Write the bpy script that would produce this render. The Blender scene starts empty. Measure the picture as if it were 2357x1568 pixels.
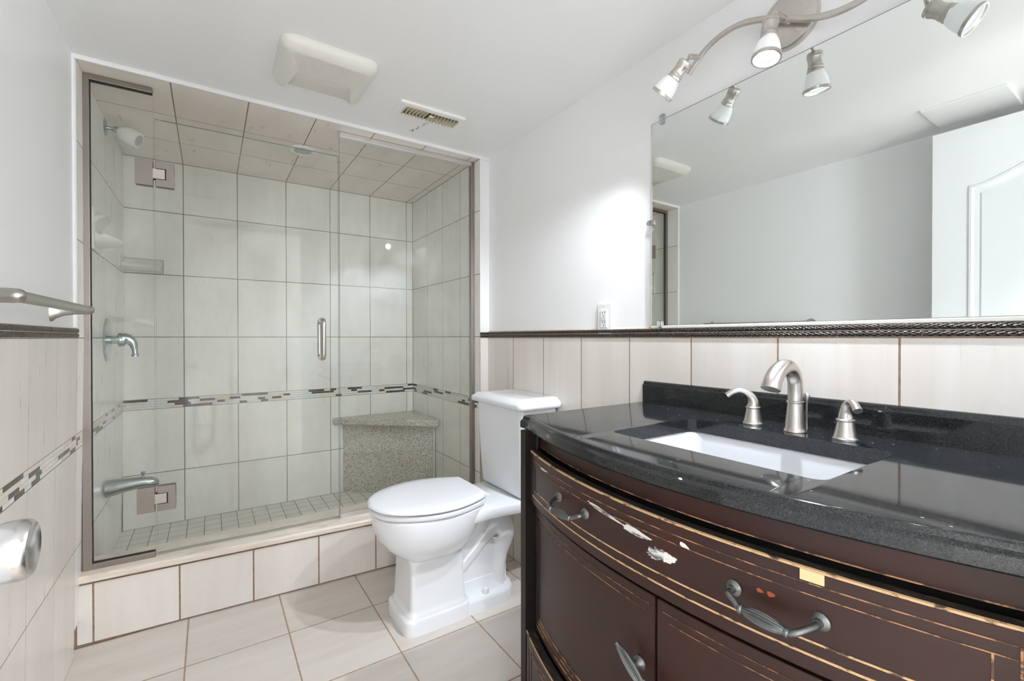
import bpy, bmesh, math, random
from mathutils import Vector, Matrix
random.seed(7)
PI = math.pi
scn = bpy.context.scene
COL = scn.collection

# ------------------------------------------------------------------ camera
FPX, YAW, PITCH, ROLL, CH = 1046.13, 0.586148, -0.006411, -0.001109, 1.07
F = Vector((math.sin(YAW)*math.cos(PITCH), math.cos(YAW)*math.cos(PITCH), math.sin(PITCH)))
R0 = Vector((math.cos(YAW), -math.sin(YAW), 0)); U0 = R0.cross(F)
R = math.cos(ROLL)*R0 + math.sin(ROLL)*U0
U = -math.sin(ROLL)*R0 + math.cos(ROLL)*U0
cd = bpy.data.cameras.new('camera')
cam = bpy.data.objects.new('camera', cd); COL.objects.link(cam)
cd.sensor_width = 36; cd.lens = FPX*36/2357; cd.clip_start = 0.01; cd.clip_end = 50
cam.matrix_world = Matrix(((R.x, U.x, -F.x, 0), (R.y, U.y, -F.y, 0), (R.z, U.z, -F.z, CH), (0, 0, 0, 1)))
scn.camera = cam

# ------------------------------------------------------------------ world, exposure
w = bpy.data.worlds.new('world'); scn.world = w; w.use_nodes = True
w.node_tree.nodes['Background'].inputs[0].default_value = (1, 1, 1, 1)
w.node_tree.nodes['Background'].inputs[1].default_value = 0.6
vs = scn.view_settings
scn.display_settings.display_device = 'sRGB'
vs.view_transform = 'Standard'; vs.look = 'None'; vs.gamma = 1; vs.use_curve_mapping = False
vs.exposure = 0.52
scn.cycles.max_bounces = 14; scn.cycles.diffuse_bounces = 9; scn.cycles.glossy_bounces = 6
scn.cycles.transparent_max_bounces = 24; scn.cycles.transmission_bounces = 8
scn.cycles.use_denoising = True
scn.cycles.sample_clamp_indirect = 6.0
LAMP_W = 12.5      # each vanity lamp
LAMP_COL = (0.86, 0.92, 1.0)
HALL_FILL_STRENGTH = 19.0

# ------------------------------------------------------------------ mesh helper
class MB:
    def __init__(s): s.v = []; s.f = []; s.m = []
    def add(s, p): s.v.append(tuple(p)); return len(s.v)-1
    def face(s, idx, m=0): s.f.append(tuple(idx)); s.m.append(m)
    def quad(s, a, b, c, d, m=0): s.face([s.add(a), s.add(b), s.add(c), s.add(d)], m)
    def box(s, x0, x1, y0, y1, z0, z1, m=0):
        s.hexa([(x0,y0,z0),(x1,y0,z0),(x1,y1,z0),(x0,y1,z0),(x0,y0,z1),(x1,y0,z1),(x1,y1,z1),(x0,y1,z1)], m)
        return s
    def hexa(s, p, m=0):
        i = [s.add(q) for q in p]
        for q in ((3,2,1,0),(4,5,6,7),(0,1,5,4),(1,2,6,5),(2,3,7,6),(3,0,4,7)): s.face([i[k] for k in q], m)
    def loft(s, loops, cap0=True, cap1=True, m=0, closed=True):
        rows = [[s.add(p) for p in L] for L in loops]
        n = len(rows[0])
        for a, b in zip(rows, rows[1:]):
            for k in range(n if closed else n-1):
                s.face([a[k], a[(k+1) % n], b[(k+1) % n], b[k]], m)
        if cap0: s.face(rows[0][::-1], m)
        if cap1: s.face(rows[-1], m)
        return s
    def tube(s, path, r, seg=14, m=0, sc=(1, 1), up=None, caps=True):
        path = [Vector(p) for p in path]; n = len(path); loops = []
        N = None
        for i, p in enumerate(path):
            t = (path[min(i+1, n-1)] - path[max(i-1, 0)]).normalized()
            if N is None:
                a = Vector(up) if up else (Vector((0, 0, 1)) if abs(t.z) < .9 else Vector((1, 0, 0)))
                N = (a - t*a.dot(t)).normalized()
            else: N = (N - t*N.dot(t)).normalized()
            B = t.cross(N); rr = r[i] if isinstance(r, (list, tuple)) else r
            loops.append([p + N*(math.cos(q)*rr*sc[0]) + B*(math.sin(q)*rr*sc[1]) for q in [2*PI*k/seg for k in range(seg)]])
        return s.loft(loops, caps, caps, m)
    def lathe(s, prof, o=(0, 0, 0), ax=(0, 0, 1), seg=28, m=0, flute=None, cap0=True, cap1=True):
        o = Vector(o); ax = Vector(ax).normalized()
        a = Vector((1, 0, 0)) if abs(ax.x) < .9 else Vector((0, 1, 0))
        e1 = (a - ax*a.dot(ax)).normalized(); e2 = ax.cross(e1); loops = []
        for j, (r, z) in enumerate(prof):
            r = max(r, 1e-5); L = []
            for k in range(seg):
                q = 2*PI*k/seg; rr = r
                if flute: rr = r*(1 - flute[1]*(0.5+0.5*math.cos(flute[0]*q))*flute[2][j])
                L.append(o + ax*z + e1*(math.cos(q)*rr) + e2*(math.sin(q)*rr))
            loops.append(L)
        return s.loft(loops, cap0, cap1, m)
    def build(s, name, mats, parent=None, smooth=None, bevel=0, seg=2, sub=0):
        me = bpy.data.meshes.new(name); off = Vector((0, 0, 0))
        p = parent
        while p is not None: off += p.location; p = p.parent
        me.from_pydata([tuple(Vector(q)-off) for q in s.v], [], s.f)
        if not isinstance(mats, (list, tuple)): mats = [mats]
        for mt in mats: me.materials.append(mt)
        me.polygons.foreach_set('material_index', s.m)
        bm = bmesh.new(); bm.from_mesh(me)
        bmesh.ops.remove_doubles(bm, verts=bm.verts, dist=1e-6)
        bmesh.ops.recalc_face_normals(bm, faces=bm.faces)
        bm.to_mesh(me); bm.free()
        if smooth is not None:
            me.polygons.foreach_set('use_smooth', [True]*len(me.polygons))
            me.set_sharp_from_angle(angle=math.radians(smooth))
        me.update()
        o = bpy.data.objects.new(name, me); COL.objects.link(o)
        if parent is not None: o.parent = parent
        if bevel:
            b = o.modifiers.new('bevel', 'BEVEL'); b.width = bevel; b.segments = seg; b.limit_method = 'ANGLE'; b.angle_limit = math.radians(35)
        if sub:
            q = o.modifiers.new('sub', 'SUBSURF'); q.levels = q.render_levels = sub
        return o

def tag(o, label=None, cat=None, group=None, kind=None):
    if label: o['label'] = label
    if cat: o['category'] = cat
    if group: o['group'] = group
    if kind: o['kind'] = kind
    return o
def root(name, loc, label, cat, group=None, kind=None):
    o = bpy.data.objects.new(name, None); COL.objects.link(o); o.location = loc
    o.empty_display_size = .05
    return tag(o, label, cat, group, kind)
def struct(o, label, cat):
    return tag(o, label, cat, kind='structure')
def lerp(a, b, t): return a+(b-a)*t
def bez(pts, n=20):
    """smooth Catmull-Rom through pts"""
    P = [Vector(p) for p in pts]; P = [P[0]*2-P[1]] + P + [P[-1]*2-P[-2]]; out = []
    for i in range(1, len(P)-2):
        for k in range(n):
            t = k/n; a, b, c, d = P[i-1], P[i], P[i+1], P[i+2]
            out.append(0.5*((2*b) + (c-a)*t + (2*a-5*b+4*c-d)*t*t + (3*b-a-3*c+d)*t**3))
    out.append(P[-2]); return out
def rrect(x0, x1, y0, y1, r, n=5):
    L = []
    for cx, cy, a in ((x1-r, y1-r, 0), (x0+r, y1-r, PI/2), (x0+r, y0+r, PI), (x1-r, y0+r, 1.5*PI)):
        for k in range(n+1):
            q = a + PI/2*k/n; L.append((cx+r*math.cos(q), cy+r*math.sin(q)))
    return L

# ------------------------------------------------------------------ materials
class NT:
    def __init__(s, name):
        s.mat = bpy.data.materials.new(name); s.mat.use_nodes = True; s.t = s.mat.node_tree; s.t.nodes.clear()
        s.out = s.t.nodes.new('ShaderNodeOutputMaterial')
    def n(s, typ, ins=None, **kw):
        o = s.t.nodes.new('ShaderNode'+typ)
        for k, v in kw.items(): setattr(o, k, v)
        for k, v in (ins or {}).items():
            k = o.inputs[k]
            if hasattr(v, 'is_linked') or isinstance(v, bpy.types.NodeSocket): s.t.links.new(v, k)
            else: k.default_value = v
        return o
    def math(s, op, a, b=0.0, c=0.0, clamp=False):
        return s.n('Math', {0: a, 1: b, 2: c}, operation=op, use_clamp=clamp).outputs[0]
    def ramp(s, fac, stops, interp='LINEAR'):
        r = s.n('ValToRGB', {0: fac}); e = r.color_ramp; e.interpolation = interp
        while len(e.elements) > 1: e.elements.remove(e.elements[-1])
        e.elements[0].position = stops[0][0]; e.elements[0].color = c4(stops[0][1])
        for p, c in stops[1:]:
            q = e.elements.new(p); q.color = c4(c)
        return r.outputs[0]
    def mix(s, f, a, b, blend='MIX'):
        return s.n('MixRGB', {0: f, 1: a if not isinstance(a, tuple) else c4(a), 2: b if not isinstance(b, tuple) else c4(b)}, blend_type=blend).outputs[0]
    def coords(s, scale=(1, 1, 1), island=False, rot=(0, 0, 0)):
        v = s.n('TexCoord').outputs['Object']
        m = s.n('Mapping', {'Vector': v, 'Scale': scale, 'Rotation': rot}).outputs[0]
        if island:
            g = s.n('NewGeometry').outputs['Random Per Island']
            x = s.n('CombineXYZ', {0: s.math('MULTIPLY', g, 37.1), 1: s.math('MULTIPLY', g, 91.7), 2: s.math('MULTIPLY', g, 53.3)}).outputs[0]
            m = s.n('VectorMath', {0: m, 1: x}, operation='ADD').outputs[0]
        return m
    def noise(s, vec, scale, detail=4, rough=.55, dist=0.0):
        return s.n('TexNoise', {'Vector': vec, 'Scale': scale, 'Detail': detail, 'Roughness': rough, 'Distortion': dist}).outputs[0]
    def pbr(s, color, rough=.5, metal=0.0, bump=None, bstr=.1, bdist=.002, coat=0, spec=.5, emis=None, estr=0, trans=0, ior=1.5, aniso=0):
        ins = {'Base Color': c4(color) if isinstance(color, tuple) else color, 'Roughness': rough, 'Metallic': metal, 'IOR': ior,
               'Specular IOR Level': spec, 'Coat Weight': coat, 'Coat Roughness': .08, 'Transmission Weight': trans, 'Anisotropic': aniso}
        if emis: ins['Emission Color'] = c4(emis); ins['Emission Strength'] = estr
        b = s.n('BsdfPrincipled', ins)
        if bump is not None:
            q = s.n('Bump', {'Height': bump, 'Strength': bstr, 'Distance': bdist}); s.t.links.new(q.outputs[0], b.inputs['Normal'])
        s.t.links.new(b.outputs[0], s.out.inputs[0]); return s.mat
def c4(c): return tuple(c) + (1.0,) if len(c) == 3 else tuple(c)

def plain(name, col, rough=.5, metal=0, **kw): return NT(name).pbr(col, rough, metal, **kw)
def paint(name, col, rough):
    t = NT(name); v = t.coords()
    n = t.noise(v, 90, 3); big = t.noise(v, 3, 2)
    c = t.mix(t.math('MULTIPLY', big, .12), col, tuple(x*.93 for x in col))
    return t.pbr(c, rough, bump=n, bstr=.12, bdist=.0015)
M = {}
M['wall_paint'] = paint('white_wall_paint', (.86, .86, .86), .38)
M['ceil_paint'] = paint('white_ceiling_paint', (.89, .885, .88), .42)
M['white_gloss'] = plain('white_gloss_paint', (.83, .83, .83), .25)
M['door_white'] = paint('white_door_paint', (.81, .82, .83), .3)

def tile_mat(name, scale, cols, rough=.22, rot=(0, 0, 0)):
    t = NT(name); v = t.coords(scale, True, rot)
    a = t.noise(v, 1.0, 6, .58); b = t.noise(v, 3.7, 5, .7)
    fac = t.math('ADD', t.math('MULTIPLY', a, .7), t.math('MULTIPLY', b, .3))
    c = t.ramp(fac, [(.20, cols[0]), (.42, cols[1]), (.56, cols[2]), (.72, cols[3])])
    g = t.n('NewGeometry').outputs['Random Per Island']
    c = t.mix(.5, c, t.ramp(g, [(0, (.90, .90, .90)), (1, (1, 1, 1))]), 'MULTIPLY')
    return t.pbr(c, t.math('ADD', t.math('MULTIPLY', b, .15), rough), bump=a, bstr=.05)
CW = [(.66, .60, .545), (.70, .645, .59), (.735, .69, .645), (.765, .735, .70)]
M['tile_wall'] = tile_mat('cream_wall_tile', (10, 10, .8), CW)
M['tile_shower'] = tile_mat('cream_shower_tile', (9, 9, 1.6), [(.76, .725, .67), (.805, .78, .73), (.835, .82, .78), (.85, .84, .81)])
M['tile_shceil'] = tile_mat('cream_ceiling_tile', (5, 2, 4), [(.755, .685, .615), (.77, .70, .63), (.81, .75, .685), (.84, .795, .74)])
M['tile_floor'] = tile_mat('cream_floor_tile', (1.4, 10, 10), [(.55, .485, .43), (.63, .57, .515), (.665, .615, .565), (.70, .66, .62)], .28, (0, 0, .12))
M['tile_curb'] = tile_mat('cream_curb_tile', (7, 7, 1.6), CW, .28)
M['tile_pan'] = tile_mat('shower_pan_tile', (8, 8, 8), [(.60, .55, .49), (.68, .64, .58), (.72, .69, .64), (.76, .74, .70)], .35)
def grout(name, a, b):
    t = NT(name); n = t.noise(t.coords(), 60, 4)
    return t.pbr(t.ramp(n, [(.3, a), (.7, b)]), .85, bump=n, bstr=.3)
M['grout'] = grout('brown_grout', (.20, .13, .085), (.34, .235, .165))
M['grout_shower'] = grout('shower_grout', (.20, .15, .105), (.33, .26, .19))
M['grout_light'] = grout('tan_grout', (.42, .32, .24), (.58, .46, .36))
M['grout_floor'] = grout('floor_grout', (.30, .205, .14), (.45, .33, .24))
M['mos_dark'] = plain('dark_mosaic_glass', (.035, .032, .028), .15)
M['mos_white'] = plain('white_mosaic_glass', (.74, .75, .74), .12)
M['mos_cream'] = plain('cream_mosaic_stone', (.71, .64, .55), .4)
def rope_mat():
    t = NT('braided_pewter_trim'); v = t.n('TexCoord').outputs['Object']
    sx = t.n('SeparateXYZ', {0: v}); y = sx.outputs[1]; z = sx.outputs[2]
    p = t.math('SINE', t.math('ADD', t.math('MULTIPLY', y, 470), t.math('MULTIPLY', z, 1150)))
    q = t.math('SINE', t.math('SUBTRACT', t.math('MULTIPLY', y, 470), t.math('MULTIPLY', z, 1150)))
    h = t.math('MAXIMUM', p, q); n = t.noise(v, 180, 3)
    c = t.ramp(t.math('ADD', t.math('MULTIPLY', h, .6), t.math('MULTIPLY', n, .5)), [(.30, (.018, .013, .011)), (.74, (.055, .043, .036)), (.97, (.34, .31, .29))])  # metal highlights on the braid crests are painted by this ramp
    return t.pbr(c, .3, .55, bump=h, bstr=.8, bdist=.0015)
M['rope'] = rope_mat()
def travertine():
    t = NT('travertine_sill'); v = t.coords((2, 9, 40)); a = t.noise(v, 4, 6, .65, .6)
    return t.pbr(t.ramp(a, [(.3, (.58, .48, .39)), (.5, (.72, .64, .55)), (.7, (.78, .72, .65))]), .4, bump=a, bstr=.2)
M['sill'] = travertine()
def granite(name, scale, stops, rough, spec_dust=None):
    t = NT(name); v = t.coords()
    vo = t.n('TexVoronoi', {'Vector': v, 'Scale': scale}); cell = t.n('SeparateColor', {0: vo.outputs['Color']}).outputs[0]
    n = t.noise(v, scale*.55, 4, .7)
    f = t.math('ADD', t.math('MULTIPLY', cell, .6), t.math('MULTIPLY', n, .4))
    c = t.ramp(f, stops)
    if spec_dust:
        d = t.noise(v, spec_dust[0], 3, .6); dd = t.noise(v, 5, 3)
        c = t.mix(t.math('MULTIPLY', t.math('GREATER_THAN', d, spec_dust[1]), dd), c, spec_dust[2])
    return t.pbr(c, rough, spec=.5)
M['black_granite'] = granite('black_granite', 900, [(.3, (.011, .012, .012)), (.60, (.017, .0185, .019)), (.74, (.026, .029, .032)), (.90, (.05, .056, .066))], .07, (150, .76, (.30, .32, .36)))
M['bench_granite'] = granite('speckled_bench_granite', 400, [(.22, (.09, .085, .075)), (.32, (.28, .245, .20)), (.42, (.50, .455, .38)), (.55, (.63, .585, .50)), (.75, (.71, .68, .61))], .25)
def metal(name, col, rough, scale=(1, 1, 1), var=.15):
    t = NT(name); n = t.noise(t.coords(scale), 60, 4)
    return t.pbr(t.mix(n, tuple(x*(1-var) for x in col), col), t.math('ADD', t.math('MULTIPLY', n, .12), rough-.06), 1.0)
M['nickel'] = metal('brushed_nickel', (.66, .62, .58), .30)
M['frame_nickel'] = metal('satin_nickel_frame', (.35, .31, .285), .36)
M['header_bright'] = metal('bright_header_channel', (.86, .84, .83), .3)
M['chrome'] = metal('spotted_chrome', (.55, .61, .62), .20, (1, 1, 1), .3)
M['nickel_dull'] = metal('dull_nickel', (.47, .455, .42), .36, (1, 14, 1))
M['pewter'] = metal('aged_pewter', (.27, .28, .275), .45, (3, 3, 3), .45)
M['knob_steel'] = metal('satin_steel_knob', (.70, .69, .68), .24, (1, 8, 8), .08)
M['dark_gap'] = plain('dark_recess', (.012, .012, .012), .8)  # black for gaskets, and for painted shade in cavity, grooves and door gap
M['porcelain'] = plain('white_porcelain', (.79, .80, .82), .08, coat=.3)
M['seat_plastic'] = plain('white_seat_plastic', (.77, .78, .81), .2)
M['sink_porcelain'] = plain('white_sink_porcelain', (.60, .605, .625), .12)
M['bisque'] = plain('yellowed_white_plastic', (.77, .755, .70), .35)
M['ceramic'] = plain('cream_ceramic', (.70, .69, .63), .12)
M['white_plastic'] = plain('white_plastic', (.80, .80, .81), .3)
M['vent_paint'] = plain('off_white_vent_paint', (.85, .84, .81), .35)
M['vent_louver'] = plain('yellowed_louver', (.72, .65, .50), .4)
M['vent_dark'] = plain('dark_duct_shade', (.10, .075, .045), .9)
M['slot'] = plain('dark_slot', (.03, .03, .03), .6)
M['lens_grey'] = plain('grey_light_lens', (.42, .44, .43), .25)
M['mirror'] = NT('silvered_mirror').pbr((.83, .862, .845), .0, 1.0)
M['mirror_edge'] = plain('green_mirror_edge', (.10, .16, .14), .3)
M['mirror_worn'] = plain('beige_caulk', (.60, .565, .51), .6)
M['label_tape'] = plain('tan_paper_label', (.72, .55, .30), .6)
M['paint_blob'] = plain('dried_white_paint', (.80, .77, .72), .5)
def glass(name, tint, ior, haze):
    t = NT(name); g = t.n('NewGeometry')
    fr = t.n('Fresnel', {'IOR': ior}).outputs[0]
    fac = t.math('MULTIPLY', fr, t.math('SUBTRACT', 1.0, g.outputs['Backfacing']))
    tr = t.n('BsdfTransparent', {0: c4(tint)}); gl = t.n('BsdfGlossy', {0: c4((1, 1, 1)), 'Roughness': .0})
    m1 = t.n('MixShader', {0: fac, 1: tr.outputs[0], 2: gl.outputs[0]})
    v = t.coords(); a = t.noise(v, 7, 4, .6); b = t.noise(v, 130, 2)
    hz = t.math('MULTIPLY', t.math('MULTIPLY', t.math('SUBTRACT', a, .35, clamp=True), t.math('ADD', b, .3)), haze, clamp=True)
    df = t.n('BsdfGlossy', {0: c4((.9, .92, .92)), 'Roughness': .42})
    m2 = t.n('MixShader', {0: hz, 1: m1.outputs[0], 2: df.outputs[0]})
    t.t.links.new(m2.outputs[0], t.out.inputs[0]); return t.mat
M['glass'] = glass('clear_shower_glass', (.977, .990, .981), 1.52, .17)
M['glass_edge'] = plain('green_glass_edge', (.16, .24, .21), .2)
def clear(name):
    t = NT(name); fr = t.n('Fresnel', {'IOR': 1.6}).outputs[0]
    tr = t.n('BsdfTransparent', {0: c4((.93, .94, .95))}); gl = t.n('BsdfGlossy', {0: c4((1, 1, 1)), 'Roughness': .08})
    t.t.links.new(t.n('MixShader', {0: t.math('ADD', fr, .12, clamp=True), 1: tr.outputs[0], 2: gl.outputs[0]}).outputs[0], t.out.inputs[0]); return t.mat
M['acrylic'] = clear('clear_acrylic')
def wood(name, base, red, rough):
    t = NT(name); v = t.coords((3, 3, 3)); n = t.noise(v, 2.2, 3, .5); m = t.noise(t.coords((60, 60, 60)), 5, 3)
    c = t.mix(t.ramp(n, [(.45, (0, 0, 0)), (.75, (1, 1, 1))]), base, red)
    c = t.mix(t.math('MULTIPLY', m, .35), c, tuple(x*.5 for x in base))
    return t.pbr(c, t.math('ADD', t.math('MULTIPLY', n, .14), rough), bump=m, bstr=.04, spec=.38)
M['espresso'] = wood('espresso_wood', (.036, .0140, .0105), (.052, .0140, .0095), .33)
M['espresso_dark'] = wood('black_brown_wood', (.016, .012, .0105), (.020, .012, .010), .30)
def worn(name, lo, hi, stretch, thr, raw=(.52, .32, .16)):
    t = NT(name); n = t.noise(t.coords(stretch), 1.0, 6, .7)
    f = t.ramp(n, [(thr, (0, 0, 0)), (thr+.07, (1, 1, 1))])
    k = t.noise(t.coords((40, 40, 40)), 3, 3)
    return t.pbr(t.mix(f, t.mix(k, lo, hi), raw), .55, bump=n, bstr=.3)
M['worn_edge'] = worn('worn_wood_edge', (.03, .017, .012), (.10, .05, .028), (30, 26, 90), .40, (.56, .36, .19))
M['worn_line'] = worn('thin_worn_line', (.03, .017, .012), (.13, .058, .03), (40, 30, 60), .46, (.42, .21, .10))
M['worn_top'] = worn('chipped_drawer_top', (.008, .007, .006), (.03, .025, .02), (260, 12, 120), .60, (.45, .30, .17))
M['chip'] = worn('smeared_white_paint', (.035, .02, .017), (.25, .26, .28), (30, 16, 110), .43, (.72, .70, .67))
def emit(name, col, st):
    t = NT(name); e = t.n('Emission', {0: c4(col), 1: st}); t.t.links.new(e.outputs[0], t.out.inputs[0]); return t.mat
M['bulb'] = emit('lit_led_bulb', (.95, .97, 1.0), 18.0)
M['bulb_rim'] = emit('lit_bulb_collar', (.9, .93, 1.0), .75)
M['shade'] = NT('frosted_white_shade').pbr((.80, .80, .79), .35, emis=(.95, .96, 1.0), estr=.12)
M['fill_glow'] = emit('hall_fill_glow', (.92, .965, 1.0), HALL_FILL_STRENGTH)  # glow of the fill panels added in the hall behind the camera

# ------------------------------------------------------------------ tiling
def tiles(mb, P, us, vs_, w=.006, g=.0016, ch=.0005, mt=0, mg=1):
    for u0, u1 in zip(us, us[1:]):
        for v0, v1 in zip(vs_, vs_[1:]):
            a, b, c, d = u0+g, u1-g, v0+g, v1-g
            L0 = [P(a, c, 0), P(b, c, 0), P(b, d, 0), P(a, d, 0)]
            L1 = [P(a, c, w-ch), P(b, c, w-ch), P(b, d, w-ch), P(a, d, w-ch)]
            L2 = [P(a+ch, c+ch, w), P(b-ch, c+ch, w), P(b-ch, d-ch, w), P(a+ch, d-ch, w)]
            mb.loft([L0, L1, L2], True, True, mt)
            mb.quad(P(u0, v0, w*.96), P(u1, v0, w*.96), P(u1, v1, w*.96), P(u0, v1, w*.96), mg)
def mosaic(mb, P, u0, u1, v0, v1, rng, rows=4, w=.006):
    h = (v1-v0)/rows
    mb.quad(P(u0, v0, w*.85), P(u1, v0, w*.85), P(u1, v1, w*.85), P(u0, v1, w*.85), 3)
    for r in range(rows):
        u = u0 - rng.random()*.05; last = -1
        while u < u1:
            k = rng.choice([0, 0, 1, 1, 2, 2])
            if k == last and k == 0: k = 1
            last = k
            L = rng.choice([.036, .05, .07, .09, .13]); a = max(u, u0)+.0007; b = min(u+L, u1)-.0007
            if b-a > .002:
                c = v0+r*h+.0007; d = v0+(r+1)*h-.0007
                L0 = [P(a, c, 0), P(b, c, 0), P(b, d, 0), P(a, d, 0)]; e = .0005
                L1 = [P(a, c, w-e), P(b, c, w-e), P(b, d, w-e), P(a, d, w-e)]
                L2 = [P(a+e, c+e, w), P(b-e, c+e, w), P(b-e, d-e, w), P(a+e, d-e, w)]
                mb.loft([L0, L1, L2], True, True, k)
            u += L
MOS = [M['mos_dark'], M['mos_white'], M['mos_cream'], M['grout_light']]
def cap_strip(mb, P, u0, u1, v0, h, L, phase, w0=.006, w1=.0105):
    """half-round braided border, one row of pieces"""
    u = u0 - phase
    while u < u1:
        a = max(u, u0)+.0013; b = min(u+L, u1)-.0013
        if b-a > .004:
            loops = []
            for q in (a, b):
                loops.append([P(q, v0+h*(.5-.5*math.cos(PI*k/6)), w0+(w1-w0)*math.sin(PI*k/6)) for k in range(7)])
            mb.loft(loops, True, True, 0)
        u += L
# ------------------------------------------------------------------ room shell
XL, XR, ZC, YF, YREAR = -.378, 1.226, 2.012, 2.06, -.13
YB, XS, ZS, ZP = 3.0, 1.168, 1.998, .09          # shower back, shower right wall, shower ceiling, shower pan
def pl(y, z, w): return (-.374 + w - .016*max(0, 1.07-z)/1.07, y, z)        # left tile face
def pr_(y, z, w): return (1.217 + w*-1 + .006, y, z)                        # right tile face
def pb(x, z, w): return (x, YB+.006-w, z)
def psr(y, z, w): return (XS+.006-w, y, z)
def psl(y, z, w): return (-.374 + w - .016*max(0, 1.07-z)/1.07 + .006*(y-2.06), y, z)
LJ = [-.13, .122, .365, .608, .851, 1.094, 1.337, 1.58, 1.822, 2.066]
SJ = [2.066, 2.30, 2.54, 2.78, 3.0]
RJ = [-.13, .10, .348, .596, .849, 1.093, 1.34, 1.583, 1.823, 2.06]
BJ = [-.374, -.117, .131, .379, .627, .875, 1.123, 1.168]
Z1, Z2 = [0, .36, .697], [.748, 1.07]
rng = random.Random(5)

fl = MB()
FX = [-.40, -.073, .234, .537, .832, 1.135, 1.24]; FY = [-.13, .25, .56, .87, 1.18, 1.49, 1.813, 2.125]
tiles(fl, lambda u, v, w_: (u, v, w_-.006), FX, FY, .006, .0022, .0006)
fl.box(-.45, 1.32, -.25, 2.2, -.12, -.006, 1)
struct(fl.build('floor', [M['tile_floor'], M['grout_floor']]), 'cream streaked ceramic floor tiles with brown grout lines', 'floor')

cl = MB(); cl.box(-.5, 1.35, -.25, YF, ZC, ZC+.1)
struct(cl.build('ceiling', M['ceil_paint']), 'plain white painted low bathroom ceiling', 'ceiling')

CEIL = bpy.data.objects['ceiling']
q = random.Random(4); m = MB()
for k in range(26):
    t = q.random(); x = lerp(.80, .765, t)+q.uniform(-.006, .006); y = lerp(1.868, 1.985, t); e = q.uniform(.001, .003)
    m.box(x-e, x+e, y-e*2, y+e*2, ZC-.0008, ZC+.001)
cr = m.build('flaking_paint', plain('flaked_paint_grey', (.52, .51, .49), .8), CEIL); cr['label'] = 'small strip of flaking paint'
wl = MB(); wl.box(XL-.12, XL, -.25, YF+.006, 1.0, ZC); wl.box(XL-.15, XL-.022, -.25, 3.1, -.1, 1.0)
WL = struct(wl.build('wall_left', M['wall_paint']), 'left wall, painted white above cream tile wainscot', 'wall')
m = MB(); tiles(m, pl, LJ, Z1, g=.0013); tiles(m, pl, LJ, Z2, g=.0013)
m.build('wainscot_tiles', [M['tile_wall'], M['grout']], WL)
m = MB(); mosaic(m, pl, LJ[0], LJ[-1], .697, .748, rng); m.build('mosaic_band', MOS, WL)
m = MB(); m.quad(pl(-.13, 1.07, .006), pl(2.064, 1.07, .006), pl(2.064, 1.102, .006), pl(-.13, 1.102, .006), 1)
cap_strip(m, pl, -.13, 2.064, 1.0715, .0135, .152, .03); cap_strip(m, pl, -.13, 2.064, 1.0872, .0135, .152, .10)
m.quad(pl(-.13, 1.102, .006), pl(2.064, 1.102, .006), pl(2.064, 1.104, -.02), pl(-.13, 1.104, -.02), 1)
m.quad(pl(2.064, 1.07, .006), pl(2.064, 1.07, -.01), pl(2.064, 1.102, -.01), pl(2.064, 1.102, .006), 1)
m.build('braided_border', [M['rope'], M['grout_light']], WL, smooth=40)

wr = MB(); wr.box(XR, XR+.12, -.25, 2.2, 1.0, ZC); wr.box(XR+.004, XR+.12, -.25, 2.2, -.1, 1.0)
WR = struct(wr.build('wall_right', M['wall_paint']), 'right wall, painted white above cream tile wainscot behind vanity', 'wall')
m = MB(); tiles(m, pr_, RJ, Z1, g=.0019); tiles(m, pr_, RJ, Z2, g=.0019); m.build('wainscot_tiles', [M['tile_wall'], M['grout']], WR)
m = MB(); mosaic(m, pr_, RJ[0], RJ[-1], .697, .748, rng); m.build('mosaic_band', MOS, WR)
m = MB(); m.quad(pr_(-.13, 1.07, .005), pr_(2.06, 1.07, .005), pr_(2.06, 1.1, .005), pr_(-.13, 1.1, .005), 1)
cap_strip(m, pr_, -.13, 2.055, 1.0715, .0125, .152, .015); cap_strip(m, pr_, -.13, 2.055, 1.0865, .0125, .152, .095)
m.quad(pr_(-.13, 1.1, .005), pr_(2.06, 1.1, .005), pr_(2.06, 1.105, -.004), pr_(-.13, 1.105, -.004), 1)
m.build('braided_border', [M['rope'], M['grout_light']], WR, smooth=40)

# shower shell
wb = MB(); wb.box(-.5, 1.35, YB+.005, YB+.12, -.1, 2.12)
WB = struct(wb.build('wall_back', M['grout_shower']), 'shower back wall of cream tiles with a mosaic band', 'wall')
m = MB(); ZB = [ZP, .366, .701]; ZB2 = [.752, 1.075, 1.402, 1.731, ZS]
tiles(m, pb, BJ, ZB, g=.0018); tiles(m, pb, BJ, ZB2, g=.0018); m.build('wall_tiles', [M['tile_shower'], M['grout_shower']], WB)
m = MB(); mosaic(m, pb, -.37, XS, .701, .752, random.Random(11)); m.build('mosaic_band', MOS, WB)
SL = struct(MB().box(XL-.12, XL-.004, YF+.006, YB+.05, 1.0, 2.05).build('wall_shower_left', M['grout_shower']), 'left shower wall of cream tiles', 'wall')
m = MB(); tiles(m, psl, SJ, [ZP, .36, .697], g=.0013); tiles(m, psl, SJ, [.748, 1.07, 1.40, 1.731, ZS], g=.0013)
m.quad(psl(2.066, 1.07, .0055), psl(2.066, 1.07, -.012), psl(2.066, ZS, -.012), psl(2.066, ZS, .0055), 0)
m.build('wall_tiles', [M['tile_shower'], M['grout_shower']], SL)
m = MB(); mosaic(m, psl, 2.066, YB, .697, .748, random.Random(3)); m.build('mosaic_band', MOS, SL)
SR = MB(); SR.box(XS+.005, XR+.12, YF+.004, YB+.05, -.1, 2.1)
SR = struct(SR.build('wall_shower_right', M['white_gloss']), 'right shower wall of cream tiles ending in a white post', 'wall')
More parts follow.
